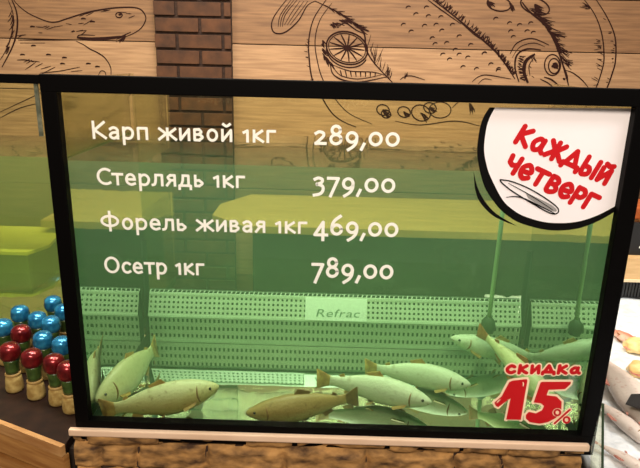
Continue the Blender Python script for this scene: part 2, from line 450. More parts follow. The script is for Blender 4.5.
# ------------------------------------------------------------------ key measures
W, ZT = 1.10, 1.50                      # front opening
ZB = ZT - .7205
ZTK = .746; ZF = .757                               # tank floor
YB = atz(320, 340, ZF).y                # inside back of the tank
ZW = at(320, 167, .01).z                # water level
XS = .575                               # half width of tank interior
YWALL = 2.0

# ------------------------------------------------------------------ floor + back wall
bm = bmesh.new(); box(bm, (-5, -3.4, -.06), (5, 2.16, 0)); o = link('floor', bm, M['floor']); o['kind'] = 'structure'
bm = bmesh.new(); ph = .2476; g0 = at(320, 46, YWALL).z
k0 = -math.floor(g0/ph)
box(bm, (-5, YWALL+.012, 0), (5, YWALL+.12, 3.2), 3)
ms = [1, 0, 2, 1, 0]
for k in range(k0-1, 7):
    z0, z1 = g0 + k*ph + .002, g0 + (k+1)*ph - .002
    z0 = max(z0, 0)
    if z1 <= 0.02: continue
    mi = {-1: 1, 0: 0, 1: 2, -2: 1, -3: 2, -4: 2}.get(k, ms[k % 5])
    box(bm, (-5, YWALL, z0), (5, YWALL+.014, min(z1, 3.2)), mi, .0025)
o = link('wall_back', bm, [M['plank_a'], M['plank_b'], M['plank_c'], M['gap']]); o['kind'] = 'structure'

# brick pillar
xl, xr = at(155, 40, YWALL-.045).x, at(231, 40, YWALL-.045).x
bm = bmesh.new(); box(bm, (xl, YWALL-.036, 0), (xr, YWALL-.001, 3.2), 1)
zc = at(195, 17, YWALL-.045).z; ch = .0762
zlo = zc - ch*math.floor(zc/ch); i = 0
while zlo + i*ch < 3.15:
    z0 = zlo + i*ch + .006; z1 = z0 + ch - .013
    off = .0 if i % 2 else .115
    x = xl - off
    while x < xr:
        a, b = max(x+.005, xl), min(x+.218, xr)
        if b-a > .012: box(bm, (a, YWALL-.048-random.uniform(0,.003), z0), (b, YWALL-.03, z1), 0, .003)
        x += .228
    i += 1
tag(link('brick_pillar', bm, [M['brick'], M['mortar']]), 'dark red brick pillar running up the plank wall behind the tank', 'pillar')

# ------------------------------------------------------------------ ink drawings on the planks
YI = YWALL - .0015
PXW = 3.16/600
def wl(p): return xz(at(p[0], p[1], YI))
class Ink:
    def __init__(s): s.bm = bmesh.new()
    def line(s, pts, w=1.1, taper=True, sm=True):
        q = [wl(p) for p in (smooth_line(pts, 5) if sm else pts)]
        ribbon(s.bm, q, w*PXW, YI, taper=taper)
    def hairs(s, pts, n, l, ang, w=.7, jit=.5, rnd=.5):
        q = smooth_line(pts, 12)
        for k in range(n):
            p = q[int(random.uniform(0, len(q)-1))]
            a = math.radians(ang + random.uniform(-25, 25)*jit*2); L = l*random.uniform(1-rnd, 1+rnd*.5)
            p = (p[0]+random.uniform(-1, 1), p[1]+random.uniform(-1, 1))
            s.line([p, (p[0]+math.cos(a)*L*.5+.3, p[1]+math.sin(a)*L*.5), (p[0]+math.cos(a)*L, p[1]+math.sin(a)*L)], w, sm=False)
    def ell(s, c, rx, ry, rot=0, a0=0, a1=360, w=1.1, n=28, taper=False):
        r = math.radians(rot); pts = []
        for k in range(n+1):
            t = math.radians(a0 + (a1-a0)*k/n); x, y = rx*math.cos(t), ry*math.sin(t)
            pts.append((c[0]+x*math.cos(r)-y*math.sin(r), c[1]+x*math.sin(r)+y*math.cos(r)))
        ribbon(s.bm, [wl(p) for p in pts], w*PXW, YI, taper=taper)
    def blob(s, c, r):
        q = [wl((c[0]+r*random.uniform(.6,1.2)*math.cos(2*PI*k/14), c[1]+r*random.uniform(.5,1.0)*math.sin(2*PI*k/14))) for k in range(14)]
        fill(s.bm, q, YI-.0004)
    def done(s, name, parent, label=None):
        for v in s.bm.verts: v.co -= parent.location
        return link_flat(name, s.bm, M['ink'], parent, label)

fd = empty('fish_drawing', at(85, 40, YI), 'black ink drawing of a gaping fish head on the planks left of the brick pillar', 'drawing')
k = Ink()
k.line([(12,-4),(16,3),(28,13),(46,21),(56,22),(66,19),(85,13),(102,9.5),(120,7.5),(137,8),(144,13),(145.5,20.5),(139,30),(124,37),(105,38.6)], 1.3)
k.line([(77,37.5),(90,39),(105,38.5),(121,36.5)], 3.2)
k.line([(77,38),(80,35),(95,35.5)], 1); k.line([(104,39.5),(118,37.5),(131,32)], 1.2)
k.line([(76,41),(84,45),(90,49),(98,53),(105,58),(110.5,67),(111,76)], 1.2)
k.line([(98,76),(101,71),(105,72),(106,77)], .9)
k.line([(11,-2),(16,10),(17.5,22),(16,36),(11,50),(2,67)], 1.7)
k.line([(8,0),(13,14),(12,32),(6,50),(0,60)], 1.0)
k.line([(18,40),(40,40),(76,40)], 1.0); k.line([(20,43),(45,43)], .8)
k.hairs([(10,5),(14,25),(8,50)], 26, 7, 110, .9)
k.hairs([(85,14),(110,10),(140,16)], 10, 8, 165, .7)
k.hairs([(125,36),(142,25)], 14, 8, 130, .8)
k.hairs([(40,27),(70,25),(100,18)], 8, 9, 170, .7)
k.hairs([(30,60),(60,68),(95,72)], 8, 12, 165, .8)
k.hairs([(22,35),(60,31),(100,30)], 9, 7, 160, .8)
k.line([(17,60),(26,60),(34,62)], 1.1); k.line([(40,73),(60,71),(80,67)], .9)
for p in [(32,27),(33,46),(22,55),(48,55),(64,58),(62,64),(83,19),(92,22),(88,64),(97,67)]: k.line([(p[0]-2,p[1]),(p[0],p[1]-.6),(p[0]+3,p[1]-.2)], 1.5)
# lower jaw seen on down through the glass
k.line([(0,118),(20,108),(40,103)], .9); k.line([(0,112),(30,98),(42,92)], .8)
k.done('outline', fd)
k = Ink(); k.ell((119,15), 3.2, 2.6, w=1.0, taper=False); k.blob((120,14.4), 1.7); k.done('eye', fd)

pd = empty('plate_drawing', at(450, 40, YI), 'black ink drawing of a whole fish with lemon slices on an oval dish', 'drawing')
k = Ink()
k.line([(326,0),(314,18),(309,38),(309,56),(312.5,80),(324,101),(332,113),(342,121),(356,127)], 1.4)
k.line([(332,3),(320,20),(315,41),(318,64),(324,82),(336,100),(350,114),(372,124)], 1.0)
k.hairs([(309,40),(309,60),(314,80)], 12, 4, 200, .7); k.done('dish_rim', pd)
k = Ink()
k.line([(583,-2),(595,15),(602,35),(604,57),(602,70),(596,88),(588,104),(575,116)], 1.2)
k.line([(595,-2),(607,17),(615,37),(615.5,60),(612,74),(607,88),(600,103),(585,120),(560,130)], 1.4)
k.hairs([(600,40),(603,60),(598,85)], 18, 6, 190, .7)
k.hairs([(606,20),(614,40),(614,60),(608,84)], 14, 3, 200, .8); k.hairs([(590,8),(600,28)], 9, 8, 200, .7)
k.done('dish_rim', pd)
k = Ink()                                # body
k.line([(287,-1),(275,15),(271.5,25.6),(275,33),(285.6,32),(298.5,20.5),(307,6),(315,1)], 1.3)
for d in (3, 6, 9): k.line([(288+d,0),(278+d*.8,15),(276+d*.7,27)], .8)
for d in (0, 4, 8): k.line([(308-d,1),(300-d,12),(290-d*.7,25)], .7)
k.line([(315,1),(337,12),(362.5,31),(366,49),(375,64),(393,83)], 1.6)
k.line([(431,-2),(457.7,19),(481,38.5),(496,52),(506,65),(515,79)], 1.8)
k.line([(428,0),(440,9),(461,24)], 1.2); k.line([(440,3),(470,31),(480,39)], .8)
k.hairs([(436,2),(470,28),(495,52),(514,77)], 150, 5.5, -60, .9); k.hairs([(330,8),(350,20),(364,32)], 26, 8, 25, .9)
k.hairs([(366,45),(380,70),(392,82)], 16, 13, -80, .7); k.hairs([(375,62),(398,80)], 8, 16, -85, .6)
k.line([(522,2),(530,12),(545,25),(555,42),(562,62),(569,87)], 2.0)
k.hairs([(530,8),(545,25),(556,45),(564,64)], 70, 13, 25, .8); k.hairs([(535,14),(548,30),(558,50)], 60, 6, 40, 1.1); k.hairs([(535,5),(550,25)], 30, 8, 50, 1.1)
for sx, sy in [(45,35),(85,70),(140,35),(150,80),(215,85),(130,130),(190,125),(20,125),(60,160),(220,155),(275,125),(170,195),(185,225),(245,220),(310,185),(290,255),(370,230),(225,280),(260,305),(310,280),(355,295),(330,345),(400,355),(440,275),(475,330),(515,355)]:
    k.ell((400+sx/5.2, sy/5.2+1.5), 2.6, 2.2, 0, 170, 320, 1.2, 8, True)
for sx, sy in [(65,72),(120,90),(160,97),(205,90),(125,122),(135,145),(190,122),(215,128),(45,255),(75,280),(20,210),(30,150)]:
    k.ell((480+sx/4, sy/4+1.5), 2.6, 2.2, 0, 170, 320, 1.2, 8, True)
k.ell((499,4), 12, 7, 10, w=1.3); k.ell((535,6), 15, 8, 20, w=1.3); k.hairs([(488,2),(520,4)], 18, 7, 40, 1.0); k.hairs([(510,4),(525,8)], 16, 7, 60, 1.2)
k.line([(400,80),(404,77),(412,76),(425,80)], 1.0); k.line([(472,82),(478,77),(486,75),(500,77),(511,79)], 1.0); k.line([(478,84),(484,79),(492,80)], .8)
k.hairs([(405,78),(440,80)], 10, 5, -70, .6)
k.done('body', pd)
k = Ink()                                # head
k.line([(510,54),(517,43),(532,38.5),(549,45)], 1.2); k.line([(512,58),(520,47),(534,43),(545,47)], .8)
k.line([(519,82),(515,68),(517,55),(527,49),(541,50)], 1.8); k.line([(528,83),(524,72),(526,61),(535,54)], 3.6)
k.line([(530,76),(529,66),(533,59)], 1.0); k.hairs([(519,56),(518,66),(521,80)], 26, 6, 10, 1.0); k.hairs([(533,56),(529,66),(531,76)], 8, 5, 60, .8)
k.line([(544,77),(552,80),(560,87)], 1.6); k.line([(540,79),(548,83),(554,88)], 1.2); k.line([(565,70),(573,73),(582,80),(588,87)], 1.1)
k.line([(562,62),(567,75),(568,86)], 1.0)
k.done('head', pd)
k = Ink(); k.ell((552.5,65), 8, 10.5, 0, w=1.2); k.ell((554,66), 5.5, 7.5, 0, w=1.2); k.blob((555,66), 4.2); k.blob((564,79), 1.6); k.done('eye', pd)
def lemon(c, rx, ry, rot, a0, a1, n):
    k = Ink(); k.ell(c, rx, ry, rot, a0, a1, 1.5); k.ell(c, rx*.9, ry*.88, rot, a0, a1, .9); k.ell((c[0],c[1]+3), rx, ry, rot, 10, 175, 1.3)
    for i in range(n):
        t = math.radians(a0 + (a1-a0)*(i+.5)/n); r = math.radians(rot)
        x, y = rx*.85*math.cos(t), ry*.85*math.sin(t)
        e = (c[0]+x*math.cos(r)-y*math.sin(r), c[1]+x*math.sin(r)+y*math.cos(r))
        k.line([c, ((c[0]+e[0])/2+.4, (c[1]+e[1])/2), e], 1.5)
    k.blob(c, 4); k.done('lemon_slice', pd)
lemon((347,48), 21, 16, 18, 0, 360, 13)
k = Ink(); k.line([(330.5,65),(333,74),(343,80),(360,82),(386,77)], 1.5); k.line([(333,66),(340,75),(358,79),(381,75)], .9); k.line([(333,65),(350,71),(372,72),(384,75)], 1.1)
for t in range(8): k.line([(340+t*5,70+t*.4),(341+t*4.9,73),(342+t*4.7,77)], 1.3, sm=False)
k.done('lemon_slice', pd)
k = Ink(); k.hairs([(322,40),(324,56),(332,64)], 40, 6, 60, 1.2); k.hairs([(330,24),(346,20),(362,30)], 40, 7, 30, 1.1)
k.line([(337,28),(345,23),(356,30),(365,34)], 1.2)
k.done('herb_garnish', pd); k = Ink()
for c, r in [((383,110),4),((386,114),3),((404,112),4),((421,113),6),((430,108),4)]:
    k.ell(c, r*1.6, r*1.3, 20, w=1.2); k.hairs([c, (c[0]+4,c[1]+2)], 12, r*1.5, 40, 1.2)
k.done('herb_garnish', pd)
k = Ink(); k.ell((440,110), 11, 8, 0, w=1.0); k.line([(395,121),(420,125),(455,121),(480,126)], 1.0); k.hairs([(470,104),(485,112)], 20, 9, 70, .9)
k.line([(452,108),(462,100),(478,100)], 1.0)
k.done('herb_garnish', pd)

# ------------------------------------------------------------------ work benches behind the tank
zt_ = at(320, 228, 1.2).z
yb_ = min(atz(320, 196, zt_).y, YWALL-.06)
def bench(xa, xb, label, cut):
    r = empty('work_bench', ((xa+xb)/2, 1.5, 0), label, 'bench', 'work benches behind the tank')
    bm = bmesh.new()
    if cut == 'l': pts = [(xa+.16, 1.2), (xb, 1.2), (xb, yb_), (xa+.12, yb_), (xa, yb_-.22), (xa, 1.36)]
    else: pts = [(xa, 1.2), (xb, 1.2), (xb, yb_), (xa, yb_)]
    pts = [(x-r.location.x, y-1.5) for x, y in pts]
    prism(bm, pts, zt_-.03, zt_); link('bench_top', bm, M['table_top'], r)
    bm = bmesh.new(); box(bm, (xa+.19-r.location.x, -.26, .0), (xb-.03-r.location.x, yb_-1.52, zt_-.03), 0, .004); link('cabinet', bm, M['table_front'], r)
    return r
xa = at(214, 215, 1.4).x
bench(xa, .88, 'long pale topped work bench behind the tank right of the pillar', 'l')
bench(at(62, 215, 1.4).x, at(139, 215, 1.3).x, 'short pale topped work bench behind the tank left of the pillar', 'r')

# ------------------------------------------------------------------ plinth, stone, trim
pl = empty('stone_plinth', (0, .2, 0), 'brown stone clad plinth with cream ledge under the big tank', 'plinth')
PX0, PX1 = at(68.5, 436, -.035).x, at(590, 449, -.035).x
ztrim0 = at(320, 444, -.035).z
bm = bmesh.new(); box(bm, (PX0, -.035, ztrim0), (PX1, -.0225, ztrim0+.016), 0, .003)
o = link('ledge', bm, M['trim'], pl, label='cream ledge'); o.location = (0, -.2, 0)
bm = bmesh.new()
nx, nz = 260, 150; x0, x1 = PX0+.006, PX1-.006; zz1 = ztrim0
cells = []
zc = 0
while zc < zz1+.1:
    hh = random.uniform(.05, .085); x = x0 - random.uniform(0, .15)
    while x < x1:
        ww = random.uniform(.08, .22); cells.append((x+ww/2, zc+hh/2, ww/2, hh/2, random.uniform(-.004, .008), random.random())); x += ww
    zc += hh
def stone_h(x, z):
    x += .018*noise.noise(Vector((x*14, z*14, 3))); z += .014*noise.noise(Vector((x*14, z*14, 8)))
    for cx, cz, hw, hh, dz, rr in cells:
        if abs(x-cx) <= hw and abs(z-cz) <= hh:
            e = min(hw-abs(x-cx), hh-abs(z-cz))
            return dz + .012*min(1, e/.010) + .005*noise.noise(Vector((x*40, z*60, rr*9)))
    return 0
g = [[bm.verts.new((x0+(x1-x0)*i/nx, -.013-stone_h(x0+(x1-x0)*i/nx, zz1*j/nz), zz1*j/nz)) for i in range(nx+1)] for j in range(nz+1)]
for j in range(nz):
    for i in range(nx): bm.faces.new((g[j][i], g[j][i+1], g[j+1][i+1], g[j+1][i]))
o = link('stone_cladding', bm, M['stone'], pl, True, label='rough brown stone cladding'); o.location = (0, -.2, 0)
bm = bmesh.new(); box(bm, (x0, -.014, 0), (x1, YB+.07, ZTK), 0); o = link('core', bm, M['mortar'], pl); o.location = (0, -.2, 0)
ZLEDGE = ztrim0 + .016

# ------------------------------------------------------------------ the big tank
tk = empty('fish_tank', (0, 0, ZTK), 'large black framed fish tank with white price lettering on its front glass', 'fish tank')
TK = tk.location.copy()
def part(name, bm, m, label=None, smooth=False, parent=None, flat=False):
    for v in bm.verts: v.co -= TK
    return link_flat(name, bm, m, parent or tk, label) if flat else link(name, bm, m, parent or tk, smooth, label)
ztop = at(320, 81, -.022).z; zlow = at(320, 440.5, -.022).z
xL0, xR0 = at(41, 93, -.022).x, at(651, 106, -.022).x
xLb, xRb = at(72.2, 430, -.022).x, at(595.5, 444, -.022).x
xo = (abs(xL0)+abs(xR0)+abs(xLb)+abs(xRb))/4
oT = at(320, 99, -.022).z; oB = at(320, 428, -.022).z
bm = bmesh.new(); box(bm, (-xo, -.022, oT), (xo+.9, 0, ztop), 0, .002); part('top_rail', bm, M['black'])
bm = bmesh.new(); box(bm, (-xo, -.022, ZTK+.0), (xo, 0, oB), 0, .002); part('bottom_rail', bm, M['black'])
xi0 = at(58, 110, -.022).x; xi1 = at(633, 130, -.022).x
bm = bmesh.new(); box(bm, (-xo, -.0215, oB-.002), (xi0, 0, oT+.002), 0, .002); part('post', bm, M['black'])
bm = bmesh.new(); box(bm, (xi1, -.0215, oB-.002), (xo, 0, oT+.002), 0, .002); part('post', bm, M['black'])
XI = min(XS, xo-.016)
bm = bmesh.new(); box(bm, (-xo+.008, 0, ZTK), (xo-.008, .008, ztop-.01)); part('front_glass', bm, M['glass'])
for xa_ in (-XI-.008, XI):
    bm = bmesh.new(); box(bm, (xa_, .008, ZTK), (xa_+.008, YB+.008, ZW)); sp_ = part('side_panel', bm, M['side'])
    bm = bmesh.new(); box(bm, (xa_, .008, ZW), (xa_+.008, YB+.008, ztop-.012)); part('side_glass', bm, M['glass'])
bm = bmesh.new(); box(bm, (-XI, YB, ZTK), (XI, YB+.008, ztop-.03)); part('back_glass', bm, M['glass'])
bm = bmesh.new(); box(bm, (-XI, .008, ZTK), (XI, YB, ZF)); part('tank_floor', bm, M['floor_panel'])
for s in (-1, 1):
    bm = bmesh.new(); prism(bm, [(s*XI, ZF), (s*(XI-.012), ZF), (s*XI, ZF+.016)], .01, YB-.002, axis='y')
    prism(bm, [(s*XI, YB), (s*(XI-.010), YB), (s*XI, YB-.012)], ZF, ZF+.3); part('corner_seal', bm, M['seal'])

# price rows
def g0_(px, py): return xz(at(px, py, -.0012))
rows = [('Карп живой 1кг', (92.5,139), (275.4,143.3), 18.5), ('Стерлядь 1кг', (97.3,185), (244.6,188.4), 17.6),
        ('Форель живая 1кг', (101,229.3), (306.5,234), 17.2), ('Осетр 1кг', (105,273.2), (204,275.6), 17.0)]
cost = [('289,00', (314,144.8), (399.5,147), 19), ('379,00', (312.8,191), (395,193.2), 19), ('469,00', (314,235), (398,237.4), 19), ('789,00', (311.8,277.4), (393,279.6), 19)]
for (t, a, b, h), (t2, a2, b2, h2) in zip(rows, cost):
    bm = bmesh.new(); A, B = g0_(*a), g0_(*b)
    hm = abs(g0_(a[0], a[1]-h)[1]-A[1])
    sans_string(bm, t, A, B, hm, -.0012)
    part('name_lettering', bm, M['white'], 'white lettering reading ' + t, flat=True)
    bm = bmesh.new(); A, B = g0_(*a2), g0_(*b2); hm = abs(g0_(a2[0], a2[1]-h2)[1]-A[1])
    sans_string(bm, t2, A, B, hm*1.08, -.0012)
    part('price_lettering', bm, M['white'], 'white price reading ' + t2, flat=True)

# round white sticker
bm = bmesh.new()
white = smooth_line([(495,107.5),(489.5,118),(486,130),(484,149),(486.5,165),(491,178),(502,199),(512,209),(525,216.5),(548,222.5),(575,222),(598,215),(619.5,203.5)], 5) + [(634,108.5)]
fill(bm, [g0_(*p) for p in white], -.0012)
st = part('round_sticker', bm, M['sticker'], 'white round sticker cut off by the frame, with black rim and red lettering', flat=True)
bm = bmesh.new()
inn = smooth_line([(495,107.5),(489.5,118),(486,130),(484,149),(486.5,165),(491,178),(502,199),(512,209),(525,216.5),(548,222.5),(575,222),(598,215),(619.5,203.5)], 5)
ou = smooth_line([(489.5,107.3),(483,118),(479,132),(477,152),(480,172),(486,190),(498,207),(508,216),(521.5,223.5),(548,230),(575,229),(598,221),(618.8,209)], 5)
va = [bm.verts.new((g0_(*p)[0], -.0019, g0_(*p)[1])) for p in inn]; vb = [bm.verts.new((g0_(*p)[0], -.0019, g0_(*p)[1])) for p in ou]
for i in range(len(va)-1): bm.faces.new((va[i], va[i+1], vb[i+1], vb[i]))
fill(bm, [g0_(*p) for p in smooth_line([(473.5,171),(477,186),(484,200),(496,213.5),(517,226)], 4) + smooth_line([(507,222.5),(492,215),(479,201),(474.5,187)], 4)], -.0019)
part('rim_stroke', bm, M['sblack'], 'black brushed rim', parent=st, flat=True)
bm = bmesh.new(); pxm = abs(g0_(560,160)[0]-g0_(559,160)[0])
hand_string(bm, 'КаЖДЫЙ', g0_(514.5,141.5), g0_(605.5,184), 17.5*pxm, 5.2*pxm, -.0019, gap=.2, jitter=[0,.02,.0,.0,-.02,.0])
hand_string(bm, 'четверг', g0_(504,170), g0_(592,211), 16.5*pxm, 5.3*pxm, -.0019, gap=.16, jitter=[.05,.0,.02,-.02,.0,.03,.0])
part('red_lettering', bm, M['red'], 'red brush lettering reading каждый четверг', parent=st, flat=True)
bm = bmesh.new()
lp = smooth_line([(500,179.5),(512,181.5),(530,189),(548,200),(557.5,208),(557,213),(549,212.5),(530,202),(512,191),(502,183),(500,180)], 5)
ribbon(bm, [g0_(*p) for p in lp], 1.3*pxm, -.0026, mat=0)
ribbon(bm, [g0_(*p) for p in smooth_line([(506,197),(520,197),(540,206),(556,214)], 5)], 1.3*pxm, -.0026, taper=True)
fill(bm, [g0_(*p) for p in smooth_line([(525,192),(548,203),(556,209),(555,211.5),(546,209),(528,198)], 4)], -.0019, 1)
ribbon(bm, [g0_(*p) for p in smooth_line([(508,183),(530,195),(553,210)], 5)], .9*pxm, -.0026, taper=True)
part('scribble', bm, [M['sblack'], M['grey']], 'black and grey scribbled underline', parent=st, flat=True)

# discount sticker
def dp(x, y): return g0_(490+x/5.2, 350+y/5.2)
one = [(100,165),(118,158),(190,150),(194,158),(178,250),(160,362),(84,360),(106,250),(42,296),(30,290),(22,272),(60,240)]
five = [(262,168),(272,164),(420,164),(418,176),(390,202),(304,206),(294,234),(345,240),(372,268),(370,312),(342,352),(300,374),(258,382),(206,374),(186,356),(186,336),(202,320),(238,328),(270,312),(280,290),(264,276),(226,272)]
bm = bmesh.new()
for poly in (one, five):
    q = [dp(*p) for p in poly]; q.append(q[0])
    ribbon(bm, q, 5.2*pxm, -.0012)
    for pt in q: disc(bm, pt, 2.6*pxm, -.0012)
hand_string(bm, 'СКИДКа', dp(84,118), dp(464,120), 9.4*pxm, 7.4*pxm, -.0012, gap=.3, jitter=[0]*6)
ds = part('discount_sticker', bm, M['cream'], 'cream outlined red discount sticker reading СКИДКА 15%', flat=True)
bm = bmesh.new()
for poly in (one, five): fill(bm, [dp(*p) for p in poly], -.0019)
hand_string(bm, 'СКИДКа', dp(84,118), dp(464,120), 9.4*pxm, 4.1*pxm, -.0019, gap=.3, jitter=[0]*6)
part('red_lettering', bm, M['red'], 'red lettering', parent=ds, flat=True)
bm = bmesh.new()
PC = ((348,322),(396,360)); SL = [dp(412,308), dp(334,378)]
for c in PC: disc(bm, dp(*c), 5.4*pxm, -.0026, 0, 20)
ribbon(bm, SL, 5.6*pxm, -.0026)
for c in PC:
    ring = [dp(c[0]+15*math.cos(t*PI/10), c[1]+15*math.sin(t*PI/10)) for t in range(21)]
    ribbon(bm, ring, 2.5*pxm, -.0033, mat=1)
ribbon(bm, SL, 2.5*pxm, -.0033, mat=1)
part('percent_mark', bm, [M['cream'], M['red']], 'red percent mark with cream outline', parent=ds, flat=True)
bm = bmesh.new()
ribbon(bm, [dp(*p) for p in smooth_line([(168,164),(172,172),(170,186)], 4)], 1.4*pxm, -.0034, taper=True)
part('highlight_mark', bm, M['cream'], parent=ds, flat=True); bm = bmesh.new()
ribbon(bm, [dp(*p) for p in smooth_line([(34,272),(42,262),(52,254)], 4)], 1.4*pxm, -.0034, taper=True)
part('highlight_mark', bm, M['cream'], parent=ds, flat=True)

# water of the tank
def water(name, mat, lo, hi, label):
    bm = bmesh.new(); box(bm, lo, hi); o = link(name, bm, mat); tag(o, label, 'water', kind='stuff'); return o
water('tank_water', M['water'], (-XI+.001, .009, ZF+.001), (XI-.001, YB-.001, ZW), 'clear green water filling the big tank')

# perforated grille along the tank's back
gr = empty('perforated_grille', (0, YB-.03, ZF), 'pale perforated steel grille along the bottom back of the big tank', 'grille')
yf = YB - .05; LEAN = .45
zb0, zb1 = at(320, 321, yf).z, at(320, 300.5, yf).z
z_lo = ZF + .002
ztp = at(320, 293.5, YB-.008).z
def perf(bm, o, u, v, nu, nv, fr, sk=0):
    """sheet with nu x nv real openings"""
    o, u, v = Vector(o), Vector(u), Vector(v)
    for j in range(nv):
        for i in range(nu):
            c = o + u*i + v*j
            Q = [c, c+u, c+u+v, c+v]
            m_ = (1-fr)/2
            q = [c+u*(m_+sk*.0)+v*m_, c+u*(1-m_)+v*m_, c+u*(1-m_+sk)+v*(1-m_), c+u*(m_+sk)+v*(1-m_)]
            A = [bm.verts.new(p) for p in Q]; B = [bm.verts.new(p) for p in q]
            for t in range(4): bm.faces.new((A[t], A[(t+1) % 4], B[(t+1) % 4], B[t]))
def gpart(name, bm, m, label=None, parent=None, flat=False, lean=False):
    if lean:
        for v in bm.verts: v.co.y += (v.co.z-zb0)*LEAN
    for v in bm.verts: v.co -= gr.location
    bmesh.ops.remove_doubles(bm, verts=bm.verts, dist=1e-5)
    return link_flat(name, bm, m, parent or gr, label) if flat else link(name, bm, m, parent or gr, False, label)
XG = XI - .016; NU = 82; pu = 2*XG/NU
bm = bmesh.new(); perf(bm, (-XG, yf, zb0+.006), (pu,0,0), (0,0,(zb1-zb0-.012)/4), NU, 4, .44)
box(bm, (-XG, yf-.002, zb0), (XG, yf+.002, zb0+.006)); box(bm, (-XG, yf-.002, zb1-.006), (XG, yf+.002, zb1)); gpart('face_sheet', bm, M['steel'], lean=True)
bm = bmesh.new(); perf(bm, (-XG, yf+(zb1-zb0)*LEAN, zb1), (pu,0,0), (0, YB-.010-yf-(zb1-zb0)*LEAN, ztp-zb1), NU, 1, .78, .2); gpart('slotted_top', bm, M['steel'])
bm = bmesh.new(); perf(bm, (-XG, yf+.008, z_lo+.008), (pu,0,0), (0,0,(zb0-z_lo-.010)/3.0), NU, 3, .45); box(bm, (-XG, yf+.006, z_lo), (XG, yf+.01, z_lo+.008)); gpart('lower_sheet', bm, M['steel'])
bm = bmesh.new(); box(bm, (-XG, YB-.006, z_lo), (XG, YB-.002, ztp)); gpart('back_plate', bm, M['recess'])
xp0, xp1 = at(305, 311, yf).x, at(367, 312, yf).x
bm = bmesh.new(); box(bm, (xp0, yf-.005, zb0+.003), (xp1, yf-.002, zb1-.002), 0, .0008); npl = gpart('name_plate', bm, M['plate'], 'white maker plate with grey script', lean=True)
bm = bmesh.new(); put_string(bm, 'Refrac', xz(at(316, 317.5, yf-.0055)), xz(at(359, 318.5, yf-.0055)), .021, yf-.0056, bold=.0, shear=.3); gpart('script', bm, M['plate_ink'], parent=npl, flat=True, lean=True)

# air hose with weight
hp = at(488, 326, YB-.09)
hz = empty('air_hose', (hp.x, hp.y, ZF), 'thin pale air hose hanging down into the water near the right end', 'hose')
bm = bmesh.new(); tube(bm, [(0.006,0,ZW-ZF+.05), (.004,0,.35), (.002,.002,.2), (0,0,hp.z-ZF)], .006); link('tube', bm, M['hose'], hz, True)
bm = bmesh.new(); lathe(bm, [(.004,-.022),(.016,-.018),(.021,0),(.018,.016),(.008,.028)], 16, origin=(0,0,hp.z-ZF)); link('air_stone', bm, M['weight'], hz, True, 'dark round air stone')

